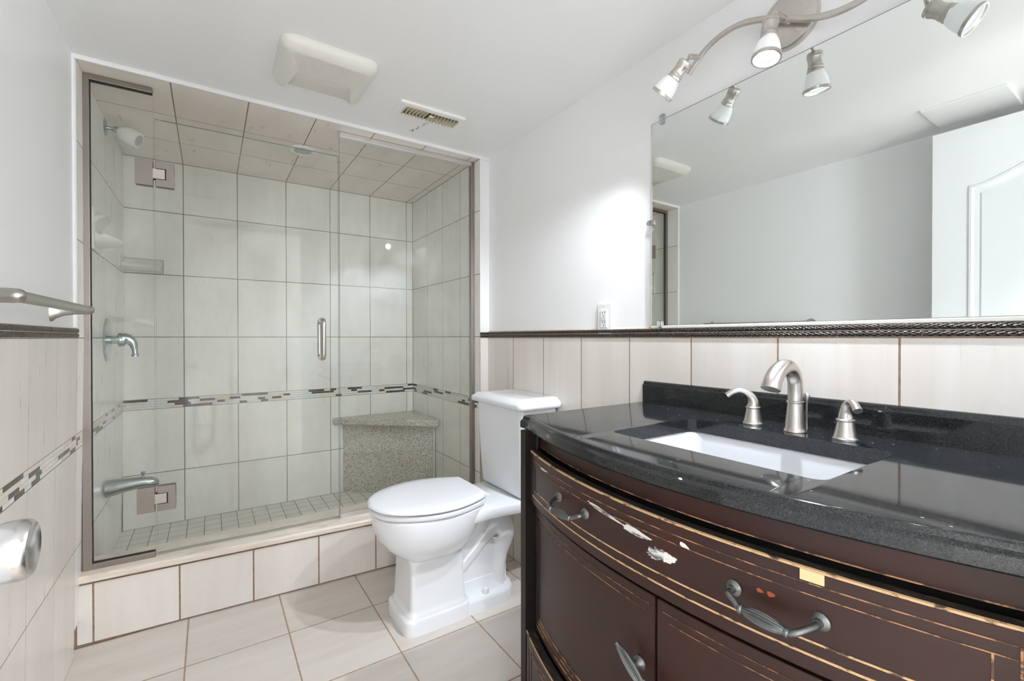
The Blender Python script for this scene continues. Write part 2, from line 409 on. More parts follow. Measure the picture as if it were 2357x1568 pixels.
m = MB(); sj = [2.06, 2.284, 2.514, 2.746, 3.0]
tiles(m, psr, sj, [ZP, .366, .701], g=.0015); tiles(m, psr, sj, [.752, 1.075, 1.402, 1.731, ZS], g=.0015)
m.build('wall_tiles', [M['tile_shower'], M['grout_shower']], SR)
m = MB(); mosaic(m, psr, 2.06, YB, .701, .752, random.Random(8)); m.build('mosaic_band', MOS, SR)
# post face: tile bullnose under the border, white above
m = MB(); tiles(m, lambda u, v, w_: (u, YF+.003-w_, v), [XS+.001, XR-.002], [0, .36, .70, 1.068], .004, .0008, .001)
m.build('post_tiles', [M['tile_wall'], M['grout_light']], SR)
m = MB(); m.box(XS+.001, XR-.002, YF-.001, YF+.004, 1.068, 1.099, 1)
for z0 in (1.0705, 1.085):
    m.loft([[(q, YF-.001-.006*math.sin(PI*k/6), z0+.0125*(.5-.5*math.cos(PI*k/6))) for k in range(7)] for q in (XS+.002, XR-.004)], True, True, 0)
m.build('braided_border', [M['rope'], M['grout_light']], SR, smooth=40)
SC = struct(MB().box(-.5, 1.35, YF+.006, YB+.12, ZS+.005, ZS+.12).build('ceiling_shower', M['grout']), 'tiled cream shower ceiling', 'ceiling')
m = MB(); tiles(m, lambda u, v, w_: (u, v, ZS+.006-w_), BJ, [YF+.004, 2.375, 2.68, YB], g=.0018); m.build('ceiling_tiles', [M['tile_shceil'], M['grout']], SC)
T1 = MB(); T1.box(XL-.006, XR, YF-.003, YF+.005, ZS-.001, ZC+.001)
struct(T1.build('trim_1', M['white_gloss'], bevel=.002), 'thin white edge strip along the shower ceiling opening', 'trim')
T2 = MB(); T2.box(XL-.004, -.3705, YF, YF+.008, 1.104, ZC)
struct(T2.build('trim_2', M['white_gloss'], bevel=.002), 'thin white edge strip down the left shower jamb', 'trim')
# curb
def yc(x): return 2.138 - .055*(x+.375)/1.1
def yg(x): return 2.163 - .033*(x+.37)/1.54
PC = lambda u, v, w_: (u, yc(u)-w_, v)
CB = MB(); CB.hexa([(-.40, yc(-.4), -.01), (1.24, yc(1.24), -.01), (1.24, 2.26, -.01), (-.40, 2.26, -.01), (-.40, yc(-.4), .222), (1.24, yc(1.24), .222), (1.24, 2.26, .222), (-.40, 2.26, .222)])
CB = struct(CB.build('wall_shower_curb', M['grout_floor']), 'low tiled shower curb with a stone sill', 'curb')
m = MB(); tiles(m, PC, [-.39, -.345, -.10, .142, .387, .63, .875, 1.12, 1.226], [.004, .214], .006, .0025, .0006); m.build('curb_tiles', [M['tile_curb'], M['grout']], CB)
m = MB()
loops = []
for x in (-.388, .3, 1.0, 1.22):
    f = yc(x)-.022
    loops.append([(x, f+.01, .220), (x, f, .224), (x, f-.001, .240), (x, f+.004, .247), (x, f+.012, .250), (x, yg(x), .254), (x, 2.275, .252), (x, 2.275, .220)])
m.loft(loops); m.build('stone_sill', M['sill'], CB, smooth=30)
m = MB(); tiles(m, lambda u, v, w_: (u, v, ZP-.006+w_), [-.40+.0742*k for k in range(22)], [2.262+.0742*k for k in range(11)], .006, .0016, .0005)
FS = struct(m.build('floor_shower', [M['tile_pan'], M['grout_shower']]), 'shower floor of small cream square tiles', 'floor')
MB().box(-.5, 1.3, 2.255, 3.05, -.1, ZP-.005).build('pan_base', M['grout_shower'], FS)
# rear wall with the doorway the photograph is taken from, and the hall beyond
m = MB(); m.box(XL-.12, -.24, -.25, YREAR, 0, ZC); m.box(.58, XR+.12, -.25, YREAR, 0, ZC); m.box(-.24, .58, -.25, YREAR, 1.97, ZC)
struct(m.build('wall_rear', M['wall_paint']), 'white wall around the bathroom doorway', 'wall')
m = MB()
m.box(-1.3, 1.7, -2.6, -2.5, -.1, 2.5); m.box(-1.4, -1.3, -2.5, -.25, -.1, 2.5); m.box(1.7, 1.8, -2.5, -.25, -.1, 2.5)
m.box(-1.3, XL-.12, -.26, -.2, -.1, 2.5); m.box(XR+.12, 1.7, -.26, -.2, -.1, 2.5); m.box(-.6, 1.4, -.262, -.25, ZC-.01, 2.5)
struct(m.build('wall_hall', M['wall_paint']), 'white hall walls outside the bathroom doorway', 'wall')
struct(MB().box(-1.3, 1.7, -2.5, -.25, 2.4, 2.5).build('ceiling_hall', M['wall_paint']), 'white hall ceiling outside the bathroom', 'ceiling')
struct(MB().box(-1.3, 1.7, -2.5, -.25, -.1, -.001).build('floor_hall', plain('beige_hall_floor', (.55, .48, .41), .5)), 'beige hall floor outside the bathroom', 'floor')
# two tall glowing panels added in the unseen hall as ambient fill
for nm, x0, x1, lb in (('hall_fill_1', -.74, -.40, 'narrow tall glowing fill panel added in the unseen hall'), ('hall_fill_2', .96, 1.68, 'wide tall glowing fill panel added in the unseen hall')):
    W_ = struct(MB().box(x0+.04, x1-.04, -2.502, -2.490, .08, 2.22).build(nm, M['fill_glow']), lb, 'fill light')
    m = MB()
    for a, b, c, d_ in ((x0, x0+.05, .03, 2.27), (x1-.05, x1, .03, 2.27), (x0, x1, .03, .09), (x0, x1, 2.21, 2.27), (x0, x1, 1.13, 1.17)): m.box(a, b, -2.5, -2.47, c, d_)
    m.build('fill_panel_frame', M['white_gloss'], W_)

# ------------------------------------------------------------------ the open room door on the left wall
d = root('door_1', (-.22, -.1, 0), 'white moulded panel door standing open against the left wall', 'door', kind='structure')
m = MB(); m.box(-.237, -.2, -.115, .643, .012, 1.95); m.build('door_leaf', M['door_white'], d, bevel=.002)
def arch(y0, y1, z0, z1, rise, n=16):
    L = [(y0, z0), (y1, z0)]
    for k in range(n+1):
        t = k/n; y = lerp(y1, y0, t); L.append((y, z1 + rise*(0.5-0.5*math.cos(2*PI*t))))
    return L
def inset(L, e, cy, cz): return [(y + (e if y < cy else -e), z + (e if z < cz else -e)) for y, z in L]
for nm, z0, z1, rise in (('upper_panel', .86, 1.70, .085), ('lower_panel', .16, .70, 0)):
    m = MB(); L = arch(.0, .53, z0, z1, rise); cy, cz = .265, (z0+z1)/2
    loops = [[(x, y, z) for y, z in inset(L, e, cy, cz)] for e, x in ((0, -.2005), (.004, -.196), (.012, -.1945), (.02, -.199), (.036, -.1995), (.042, -.1965))]
    m.loft(loops, False, True); m.build(nm, M['door_white'], d, smooth=25)
kb = MB(); kb.lathe([(.033, 0), (.034, .006), (.026, .011), (.013, .014), (.0125, .026), (.017, .030), (.0235, .035), (.0265, .044), (.0272, .054), (.0262, .0605), (.0235, .0635), (.0185, .0605), (.0, .0590)], (-.2, .592, .877), (1, 0, 0), 40)
k = kb.build('door_knob', M['knob_steel'], d, smooth=35)
k['label'] = 'satin steel door knob'

# ------------------------------------------------------------------ shower glass
def pane(mb, x0, x1, z0, z1, th=.009):
    p = [(x0, yg(x0)-th/2, z0), (x1, yg(x1)-th/2, z0), (x1, yg(x1)+th/2, z0), (x0, yg(x0)+th/2, z0)]
    q = [(a, b, z1) for a, b, _ in p]
    i = [mb.add(v) for v in p+q]
    for f, mm in (((3,2,1,0),1),((4,5,6,7),1),((0,1,5,4),0),((1,2,6,5),1),((2,3,7,6),0),((3,0,4,7),1)): mb.face([i[k] for k in f], mm)
def bar(mb, x0, x1, z0, z1, d0=-.014, d1=.014):
    mb.hexa([(x0, yg(x0)+d0, z0), (x1, yg(x1)+d0, z0), (x1, yg(x1)+d1, z0), (x0, yg(x0)+d1, z0), (x0, yg(x0)+d0, z1), (x1, yg(x1)+d0, z1), (x1, yg(x1)+d1, z1), (x0, yg(x0)+d1, z1)])
GL = [M['glass'], M['glass_edge']]
p1 = root('glass_screen', (-.27, yg(-.27), .253), 'narrow fixed shower glass panel in a nickel channel on the left', 'glass screen', 'fixed shower glass screens')
m = MB(); pane(m, -.352, -.1735, .27, 1.988); m.build('glass_pane', GL, p1)
m = MB(); bar(m, -.375, -.350, .252, 1.996); m.build('wall_channel', M['frame_nickel'], p1, bevel=.0015)
m = MB(); bar(m, -.351, -.174, .252, .273); m.build('sill_channel', M['frame_nickel'], p1, bevel=.0015)
m = MB(); bar(m, -.351, -.176, 1.978, 1.997); m.build('header_channel', M['frame_nickel'], p1, bevel=.0015)
m = MB(); bar(m, -.3505, -.3485, .272, 1.979, -.0055, .0055); bar(m, -.349, -.1745, .2725, .2745, -.0065, .0065); bar(m, -.349, -.1765, 1.976, 1.9785, -.0065, .0065); m.build('gasket', M['dark_gap'], p1)
p2 = root('glass_screen', (.82, yg(.82), .253), 'wide fixed shower glass panel beside the toilet tank', 'glass screen', 'fixed shower glass screens')
m = MB(); pane(m, .488, 1.156, .268, 1.988); m.build('glass_pane', GL, p2)
m = MB(); bar(m, 1.150, 1.168, .252, 1.996); m.build('wall_channel', M['frame_nickel'], p2, bevel=.0015)
m = MB(); bar(m, .487, 1.151, .252, .272); m.build('sill_channel', M['header_bright'], p2, bevel=.0015)
m = MB(); bar(m, .487, 1.151, 1.975, 1.997); m.build('header_channel', M['header_bright'], p2, bevel=.0015)
p3 = root('shower_door', (.155, yg(.155), .26), 'frameless glass shower door with a curved nickel pull', 'shower door')
m = MB(); pane(m, -.1685, .483, .262, 1.888); m.build('glass_pane', GL, p3)
def hinge(zc, h=.093):
    m = MB()
    for s in (-1, 1):
        d0, d1 = (-.0155, -.0046) if s < 0 else (.0046, .0155)
        bar(m, -.2265, -.1745, zc-h/2, zc+h/2, d0, d1)
        for a, b, z0, z1 in ((-.167, -.112, zc+.020, zc+h/2), (-.167, -.112, zc-h/2, zc-.020), (-.136, -.112, zc-.020, zc+.020)): bar(m, a, b, z0, z1, d0, d1)
    o = m.build('hinge', M['frame_nickel'], p3, bevel=.0012)
    k = MB()
    for d0, d1 in ((-.0150, -.0046), (.0046, .0150)): bar(k, -.1785, -.1385, zc-.0185, zc+.0185, d0, d1)
    k.build('knuckle', M['nickel'], o, bevel=.0015)
    g = MB(); bar(g, -.1725, -.1355, zc-.0205, zc+.0205, -.006, .006); g.build('gasket', M['dark_gap'], o)
hinge(1.682); hinge(.468)
m = MB(); xh = .4115; yh = yg(xh)
for s in (-1, 1):
    P_ = [(xh, yh+s*.004, 1.147), (xh, yh+s*.03, 1.147)] + [(xh, yh+s*(.03+.018*math.sin(q)), 1.147-.018*(1-math.cos(q))) for q in [PI/2*k/6 for k in range(1, 7)]]
    P2 = [(x, y, 2*1.064-z) for x, y, z in P_][::-1]
    m.tube(P_+P2, .0092, 16)
    for z in (1.147, .981): m.lathe([(.013, 0), (.013, .004), (.0095, .006)], (xh, yh+s*.0045, z), (0, s, 0), 18)
m.build('pull_handle', M['nickel'], p3, smooth=40)

# ------------------------------------------------------------------ shower fittings
r = root('showerhead', (-.366, 2.545, 1.957), 'white shower head on a short chrome arm under the ceiling', 'showerhead')
m = MB(); m.lathe([(.036, 0), (.036, .003), (.028, .008), (.012, .011)], (-.368, 2.545, 1.957), (1, 0, 0)); m.build('flange', M['chrome'], r, smooth=35)
m = MB(); m.tube([(-.362, 2.545, 1.957), (-.345, 2.545, 1.957), (-.33, 2.543, 1.954)], .0085); m.lathe([(.013, 0), (.0145, .002), (.0145, .016), (.012, .018)], (-.337, 2.545, 1.956), (1, -.05, -.15), 6); m.build('arm', M['chrome'], r, smooth=35)
m = MB(); ax = Vector((.87, -.25, -.42)).normalized(); o0 = Vector((-.323, 2.543, 1.953))
m.lathe([(.012, 0), (.021, .006), (.031, .02), (.0355, .037), (.036, .046), (.0345, .0465), (.0345, .048), (.0365, .0485), (.037, .072), (.034, .080), (.026, .081)], o0, ax, 30)
m.build('head', plain('white_shower_plastic', (.78, .78, .75), .25), r, smooth=35)
m = MB(); m.lathe([(.025, .080), (.024, .0825), (.009, .0825), (.008, .085), (0, .085)], o0, ax, 24); m.build('spray_face', M['lens_grey'], r, smooth=35)

r = root('shower_valve', (-.366, 2.56, 1.062), 'chrome shower valve with ten-sided plate and curved lever', 'shower valve')
m = MB(); m.lathe([(.094, 0), (.096, .003), (.088, .008), (.05, .012), (.03, .015)], (-.367, 2.56, 1.062), (1, 0, 0), 10); m.build('escutcheon', M['chrome'], r, smooth=20)
m = MB(); m.lathe([(.018, .01), (.018, .036), (.029, .039), (.031, .043), (.029, .050), (.026, .062)], (-.367, 2.56, 1.062), (1, 0, 0), 28)
m.tube(bez([(-.312, 2.56, 1.066), (-.295, 2.56, 1.063), (-.280, 2.558, 1.046), (-.2735, 2.556, 1.018), (-.272, 2.556, .990)], 8), [.028-.0175*min(1, k/24) + (.003 if k > 29 else 0) for k in range(33)], 18)
m.build('lever', M['chrome'], r, smooth=45)

r = root('tub_spout', (-.366, 2.525, .44), 'chrome tub spout low on the left shower wall', 'spout')
m = MB(); m.loft([[(x, 2.525+hy*math.cos(q), zc+hz*math.sin(q)) for q in [2*PI*k/22 for k in range(22)]] for x, hy, hz, zc in ((-.367, .033, .037, .436), (-.35, .032, .035, .438), (-.30, .027, .029, .443), (-.25, .024, .024, .446), (-.215, .022, .022, .442), (-.198, .018, .018, .436), (-.19, .008, .010, .434))])
m.build('spout_body', M['chrome'], r, smooth=45)
m = MB(); m.lathe([(.004, 0), (.004, .012), (.008, .018), (.0085, .026), (.006, .028)], (-.245, 2.525, .463), (0, 0, 1), 16); m.build('diverter_pull', M['chrome'], r, smooth=35)

r = root('soap_dish', (-.366, 2.34, 1.475), 'cream ceramic holder with a curved rim high on the left shower wall', 'soap dish', 'ceramic shower holders')
m = MB(); m.box(-.369, -.357, 2.262, 2.425, 1.403, 1.56); m.build('back_plate', M['ceramic'], r, bevel=.004)
m = MB(); loops = []
for k in range(17):
    y = 2.343 + .072*(-1+2*k/16); t = math.sqrt(max(0.0, 1-((y-2.343)/.0745)**2))
    pr0 = [(.000, 1.548), (.016, 1.546), (.030, 1.541), (.034, 1.534), (.026, 1.528), (.010, 1.514), (.003, 1.494), (.006, 1.470), (.022, 1.450), (.050, 1.446), (.068, 1.452), (.076, 1.448), (.074, 1.438), (.058, 1.428), (.028, 1.421), (.000, 1.418)]
    loops.append([(-.358 + dx*(.25+.75*t), y, 1.484+(z-1.484)*(.55+.45*t)) for dx, z in pr0])
m.loft(loops); m.build('cup', M['ceramic'], r, smooth=45)

r = root('soap_dish', (-.28, 2.998, 1.44), 'cream ceramic soap ledge in the back left shower corner', 'soap dish', 'ceramic shower holders')
m = MB(); m.box(-.366, -.205, 2.992, 3.001, 1.404, 1.475); m.build('back_plate', M['ceramic'], r, bevel=.003)
m = MB(); m.box(-.368, -.359, 2.86, 2.996, 1.418, 1.485); m.build('side_plate', M['ceramic'], r, bevel=.003)
m = MB(); prof = [(2.993, 1.41), (2.94, 1.412), (2.915, 1.425), (2.91, 1.438), (2.916, 1.444), (2.926, 1.440), (2.95, 1.434), (2.993, 1.436)]
m.loft([[(x, lerp(2.993, y, s), z) for y, z in prof] for x, s in ((-.361, 1.25), (-.34, 1.15), (-.26, .8), (-.22, .55), (-.211, .35))]); m.build('ledge', M['ceramic'], r, smooth=40)

for nm in ('back', 'side'):
    m = MB(); m.box(-.3695, -.2025, 2.9988, 3.001, 1.4015, 1.4775) if nm == 'back' else m.box(-.3695, -.3665, 2.8575, 2.996, 1.4155, 1.4875)
    m.build('grout_line', M['grout_shower'], r)
r = root('shower_bench', (1.0, 2.9, ZP), 'triangular speckled granite corner seat in the shower', 'bench')
def tri(e, z): return [(.637+e, 2.995, z), (1.163, 2.995, z), (1.163, 2.556+e, z), (1.14-e*.2, 2.545+e, z), (.652+e, 2.966+e*.3, z)]
m = MB(); m.loft([tri(.006, .527), tri(0, .533), tri(0, .560), tri(.006, .567)]); m.build('seat_slab', M['bench_granite'], r, smooth=30)
m = MB(); a, b = Vector((.70, 2.995)), Vector((1.163, 2.628)); nrm = Vector((-(b-a).y, (b-a).x)).normalized()*-.02
m.hexa([(a.x, a.y, ZP), (b.x, b.y, ZP), (b.x+.01, b.y+.03, ZP), (a.x+.03, a.y, ZP), (a.x, a.y, .527), (b.x, b.y, .527), (b.x+.01, b.y+.03, .527), (a.x+.03, a.y, .527)])
m.build('front_panel', M['bench_granite'], r)
m = MB(); m.tube([(1.158, 2.624, ZP), (1.158, 2.624, .527)], .007, 10); m.build('edge_bead', plain('pale_caulk_bead', (.62, .59, .52), .4), r, smooth=40)

r = root('recessed_light', (.384, 2.452, ZS), 'round recessed light in the tiled shower ceiling', 'light')
m = MB(); m.lathe([(.061, 0), (.060, -.004), (.052, -.008), (.041, -.006), (.040, -.001)], (.384, 2.452, ZS), (0, 0, 1), 36, cap0=False, cap1=False); m.build('trim_ring', M['white_plastic'], r, smooth=35)
m = MB(); m.lathe([(.041, -.004), (.03, -.0065), (0, -.0075)], (.384, 2.452, ZS), (0, 0, 1), 30, cap0=False); m.build('lens', M['lens_grey'], r, smooth=40)

# ------------------------------------------------------------------ ceiling fixtures
r = root('exhaust_fan', (.34, 1.70, ZC), 'large cream exhaust fan cover on the ceiling', 'exhaust fan')
def rr3(x0, x1, y0, y1, rad, z): return [(x, y, z) for x, y in rrect(x0, x1, y0, y1, rad, 6)]
FXC, FYC, FHX, FHY, FRAD = .340, 1.703, .154, .153, .045
def fan_half(y):
    d_ = abs(y-FYC)-(FHY-FRAD)
    return FHX if d_ <= 0 else FHX-FRAD+math.sqrt(max(0, FRAD*FRAD-d_*d_))
def fan_edge(x, y):          # distance inside the rounded outline
    ax_, ay_ = abs(x-FXC)-(FHX-FRAD), abs(y-FYC)-(FHY-FRAD)
    if ax_ > 0 and ay_ > 0: return FRAD-math.hypot(ax_, ay_)
    return FRAD-max(ax_, ay_)
Y0G, YK = 1.583, 1.708
def fan_in(y):
    if y < YK: return .122 - .027*max(0, min(1, (y-Y0G)/(YK-Y0G)))
    return .095 + .026*min(1, (y-YK)/.14)**1.3
def fan_h(x, y, inside):
    e = max(0, fan_edge(x, y)); sh = .006+.034*math.sqrt(max(0, 1-(1-min(1, e/.060))**2))
    if y > Y0G and inside:
        if y < YK: return min(sh, .0365) - (.0042 if y > 1.590 and math.sin((y-1.590)/.0062*2*PI) > .45 else 0)
        return min(sh+.002, .0335 - .0285*((y-YK)/.145)**1.25) - (.0024 if math.sin((y-YK)/.0042*2*PI) > .4 else 0)
    return sh
cov, gri = MB(), MB(); NX, NY, NI = 44, 440, 32
P_ = {}
for b in range(NY+1):
    y = FYC+(2*b/NY-1)*FHY; hw_ = fan_half(y); fi = min(fan_in(y), hw_*.9)
    for a in range(NX+1):
        u = 2*a/NX-1; ui = NI/NX
        xo = fi*u/ui if abs(u) <= ui+1e-9 else math.copysign(lerp(fi, hw_, (abs(u)-ui)/(1-ui)), u)
        P_[a, b] = (FXC+xo, y, ZC-fan_h(FXC+xo, y, abs(u) < ui-1e-6))
for a in range(NX):
    for b in range(NY):
        q = [P_[a, b], P_[a+1, b], P_[a+1, b+1], P_[a, b+1]]
        ins_ = (NX-NI)//2 <= a < (NX+NI)//2 and q[0][1] > Y0G
        (gri if ins_ else cov).quad(*q)
ol = rrect(FXC-FHX, FXC+FHX, FYC-FHY, FYC+FHY, FRAD, 8)
cov.loft([[(x, y, ZC+.001) for x, y in ol], [(x, y, ZC-.0065) for x, y in ol]], False, False)
cov.build('cover', M['bisque'], r, smooth=35); gri.build('grille', M['bisque'], r)

r = root('ceiling_vent', (.776, 1.79, ZC), 'small rectangular air register on the ceiling beside the fan', 'vent')
m = MB(); m.loft([rr3(.632, .920, 1.737, 1.852, .010, 2.013), rr3(.633, .919, 1.738, 1.851, .010, 2.005), rr3(.637, .915, 1.742, 1.847, .008, 2.002), rr3(.660, .900, 1.763, 1.841, .012, 2.002), rr3(.661, .899, 1.764, 1.840, .011, 2.0115)], False, False)
m.build('frame', M['vent_paint'], r, smooth=30)
m = MB(); m.quad((.655, 1.758, 2.0116), (.905, 1.758, 2.0116), (.905, 1.845, 2.0116), (.655, 1.845, 2.0116)); m.build('duct_shade', M['vent_dark'], r)  # flat brown sheet, shade of the duct interior put into its colour
m = MB()
for k in range(16):
    x = .668+.0151*k
    loops = []
    for j in range(9):
        y = 1.764+.077*j/8; bow = .007*math.sin(PI*j/8)*(1 if k > 6 else -.6)
        loops.append([(x+bow-.0015, y, 2.0114), (x+bow+.0005, y, 2.0114), (x+bow+.0030, y, 2.0015), (x+bow+.0014, y, 2.0010)])
    m.loft(loops)
m.build('louvers', M['vent_louver'], r)
m = MB(); m.box(.770, .790, 1.786, 1.792, 1.999, 2.004); m.build('damper_lever', M['vent_paint'], r, bevel=.001)

r = root('access_panel', (-.16, .515, ZC), 'square white access panel on the ceiling, seen in the mirror', 'access panel')
m = MB(); m.box(-.29, -.03, .39, .64, 2.002, 2.0125); m.build('panel', M['white_gloss'], r, bevel=.002)

# ------------------------------------------------------------------ wall fittings
r = root('towel_bar', (-.378, 1.5, 1.15), 'brushed nickel towel bar on the left wall', 'towel bar')
m = MB(); m.tube([(-.297, 1.20, 1.148), (-.297, 1.803, 1.152)], .0122, 18, sc=(.95, .62)); m.build('bar', M['nickel_dull'], r, smooth=45)
m = MB(); m.loft([[(x, 1.800+hy*math.cos(q), zc+hz*math.sin(q)) for q in [2*PI*k/20 for k in range(20)]] for x, hy, hz, zc in ((-.379, .015, .030, 1.147), (-.373, .014, .029, 1.147), (-.366, .011, .020, 1.146), (-.350, .009, .013, 1.147), (-.325, .009, .0115, 1.150), (-.305, .010, .0125, 1.152), (-.292, .010, .0122, 1.152), (-.286, .0075, .009, 1.152), (-.284, .003, .004, 1.152))])
m.build('bracket', M['nickel_dull'], r, smooth=60)
m = MB(); m.lathe([(.027, -.002), (.027, .004), (.020, .012), (.0145, .022), (.0138, .04), (.0138, .078), (.0130, .086), (.0105, .092), (.006, .0955), (0, .0965)], (-.378, 1.197, 1.148), (1, 0, 0), 28)
m.build('bracket', M['nickel_dull'], r, smooth=60)
r = root('wall_outlet', (1.224, 1.214, 1.14), 'white double wall outlet above the braided border', 'outlet')
m = MB(); m.box(1.2165, 1.2265, 1.179, 1.249, 1.083, 1.197); m.build('cover_plate', M['white_plastic'], r, bevel=.003)
m = MB(); m.box(1.2125, 1.218, 1.1975, 1.2305, 1.107, 1.173); m.build('receptacle', M['white_plastic'], r, bevel=.0015)
m = MB()
for z in (1.158, 1.122):
    m.box(1.2119, 1.2127, 1.2065, 1.2085, z, z+.008); m.box(1.2119, 1.2127, 1.2185, 1.2205, z, z+.007); m.lathe([(.0022, 0), (.0022, .0008)], (1.2119, 1.2135, z-.007), (1, 0, 0), 10)
m.build('slots', M['slot'], r)
m = MB(); m.box(1.2114, 1.2127, 1.2025, 1.2255, 1.141, 1.1465); m.box(1.2114, 1.2127, 1.2025, 1.2255, 1.134, 1.1395); m.build('test_buttons', plain('grey_test_button', (.62, .62, .63), .4), r)
for z in (1.188, 1.092):
    m = MB(); m.lathe([(.0032, 0), (.0028, -.0012), (0, -.0015)], (1.2165, 1.214, z), (1, 0, 0), 12, cap0=False); m.build('screw', M['white_plastic'], r, smooth=40)

r = root('wall_mirror', (1.22, .51, 1.44), 'large frameless mirror on the right wall above the vanity', 'mirror')
m = MB(); m.box(1.2165, 1.2245, .022, .9985, 1.1075, 1.772, 1)
i = [m.add(p) for p in ((1.2164, .0235, 1.109), (1.2164, .997, 1.109), (1.2164, .997, 1.7705), (1.2164, .0235, 1.7705))]; m.face(i, 0)
m.build('mirror_glass', [M['mirror'], M['mirror_edge']], r)
m = MB(); rr = random.Random(2); z = 1.30
pts = []
zz = 1.112
L0 = []; L1 = []
while zz < 1.765:
    e = rr.random()*.0035+.001 if (1.42 < zz < 1.72) else .0008
    L0.append((1.2161, .9988, zz)); L1.append((1.2161, .9965-e, zz)); zz += .008
for a in range(len(L0)-1): m.quad(L0[a], L0[a+1], L1[a+1], L1[a])
m.build('worn_edge', M['mirror_worn'], r)
def clip(y, z, dy, dz):
    m = MB(); m.box(1.209, 1.2165, y-.008-.004*abs(dy), y+.008+.004*abs(dy), z-.008-.006*abs(dz), z+.008+.006*abs(dz))
    m.box(1.213, 1.2255, y-.006+dy*.012, y+.006+dy*.012, z-.006+dz*.012, z+.006+dz*.012)
    o = m.build('mirror_clip', M['acrylic'], r, bevel=.002)
    s = MB(); s.lathe([(.0028, 0), (.002, -.001), (0, -.001)], (1.2088, y+dy*.006, z+dz*.006), (1, 0, 0), 10, cap0=False); s.build('screw', M['nickel'], o)
clip(.955, 1.772, 0, 1); clip(.9985, 1.448, 1, 0); clip(.962, 1.110, 0, -1); clip(.30, 1.772, 0, 1)
m = MB(); m.box(1.2145, 1.2262, -.02, .9985, 1.0985, 1.1078); m.build('caulk_bead', M['mirror_worn'], r, bevel=.002)

# ------------------------------------------------------------------ vanity light
r = root('vanity_light', (1.226, .555, 1.862), 'brushed nickel vanity light with frosted spot heads on a wavy arm', 'light')
m = MB(); m.lathe([(.068, 0), (.068, .014), (.066, .019), (.062, .0205), (.0, .024)], (1.2265, .570, 1.866), (-1, 0, 0), 48); m.build('canopy', M['nickel'], r, smooth=30)
XA = 1.185
half_arm = [(.837, 1.850), (.80, 1.883), (.759, 1.903), (.711, 1.910), (.666, 1.904), (.619, 1.886), (.587, 1.867)]
arm = bez([(XA, y, z) for y, z in half_arm] + [(XA, .568, 1.857)] + [(XA, 1.136-y, 3.714-z) for y, z in half_arm[::-1]], 8)
m = MB(); m.tube(arm, .0085, 14, sc=(1, .6), up=(0, 0, 1)); m.tube([(1.21, .568, 1.857), (XA, .568, 1.857)], .008, 12); m.build('arm', M['nickel'], r, smooth=45)
def head(top, axis, tilt_stub, power=1.0, cone=125):
    top = Vector(top); ax = Vector(axis).normalized()
    m = MB(); m.lathe([(.013, 0), (.0175, .002), (.0185, .006), (.0185, .010), (.0175, .0105), (.0175, .013), (.0185, .0135), (.0165, .022), (.0163, .030), (.0175, .037), (.0185, .0385), (.0185, .041), (.0175, .0415), (.0195, .046), (.0195, .050), (.018, .052)], top, ax, 32)
    ts = Vector(tilt_stub); e_ = Vector((top.x+.022, lerp(ts.y, top.y, .8), top.z+.022)); m.tube([ts, e_], .0072, 14); m.tube([e_+Vector((.004, 0, 0)), top+ax*.002], .0042, 10)
    h = m.build('spot_head', M['nickel'], r, smooth=30)
    m = MB(); m.lathe([(.0175, .050), (.022, .056), (.0255, .066), (.0285, .080), (.0305, .096), (.0285, .096), (.0265, .081), (.0235, .068), (.019, .060)], top, ax, 36, cap0=False, cap1=False); m.build('lamp_shade', M['shade'], h, smooth=50)
    m = MB(); m.lathe([(.0303, .0925), (.0322, .0925), (.0322, .0995), (.0288, .0995), (.0275, .0945)], top, ax, 36, cap0=False, cap1=False); m.build('rim', M['nickel'], h, smooth=30)
    m = MB(); m.lathe([(.018, .070), (.0225, .082), (.0262, .0930), (.0200, .0890)], top, ax, 32, cap0=False, cap1=False); m.build('bulb_collar', M['bulb_rim'], h, smooth=40)
    m = MB(); m.lathe([(.0205, .0892), (.0, .0905)], top, ax, 32, cap0=False); m.build('bulb', M['bulb'], h)
    L = bpy.data.lights.new('bulb_light', 'SPOT'); L.energy = LAMP_W*PI*power; L.color = LAMP_COL; L.spot_size = math.radians(cone); L.spot_blend = .75; L.shadow_soft_size = .013
    o = bpy.data.objects.new('bulb_light', L); COL.objects.link(o); o.location = top+ax*.100
    o.rotation_euler = ax.to_track_quat('-Z', 'Y').to_euler()
head((1.095, .780, 1.831), (-.19, .70, -.70), (XA, .802, 1.882), .60, 84)
head((1.106, .559, 1.820), (-.18, .02, -1), (XA, .566, 1.856))
head((1.095, .336, 1.806), (-.12, -.70, -.62), (XA, .334, 1.832), .6, 90)

# ------------------------------------------------------------------ vanity cabinet
YC = .53
def B(y): return .626 + .40*(y-.52)**2
def ysamp(a, b, n=28): return [lerp(a, b, k/n) for k in range(n+1)]
def sweep(mb, prof, y0, y1, n=28, m=0, base=B): mb.loft([[(base(y)+o, y, z) for o, z in prof] for y in ysamp(y0, y1, n)], True, True, m)
def slab(mb, y0, y1, z0, z1, o0, o1, n=28, m=0): sweep(mb, [(o0, z0), (o1, z0), (o1, z1), (o0, z1)], y0, y1, n, m)
def bead_rect(mb, y0, y1, z0, z1, off, wd=.002, th=.0012, m=0, sides=True, n=28):
    for z in (z0, z1): slab(mb, y0, y1, z-wd/2, z+wd/2, off-th, off+.001, n, m)
V = root('vanity_cabinet', (.95, YC, 0), 'worn espresso bow-front vanity cabinet under the black counter', 'vanity')
m = MB()
m.box(.70, 1.216, .99, 1.012, .0, .82); m.box(.70, 1.216, .045, .067, .0, .82)
m.box(1.195, 1.216, .067, .99, .0, .82)
slab(m, .067, .99, .08, .10, .04, .10); m.box(.80, 1.195, .067, .99, .08, .10)
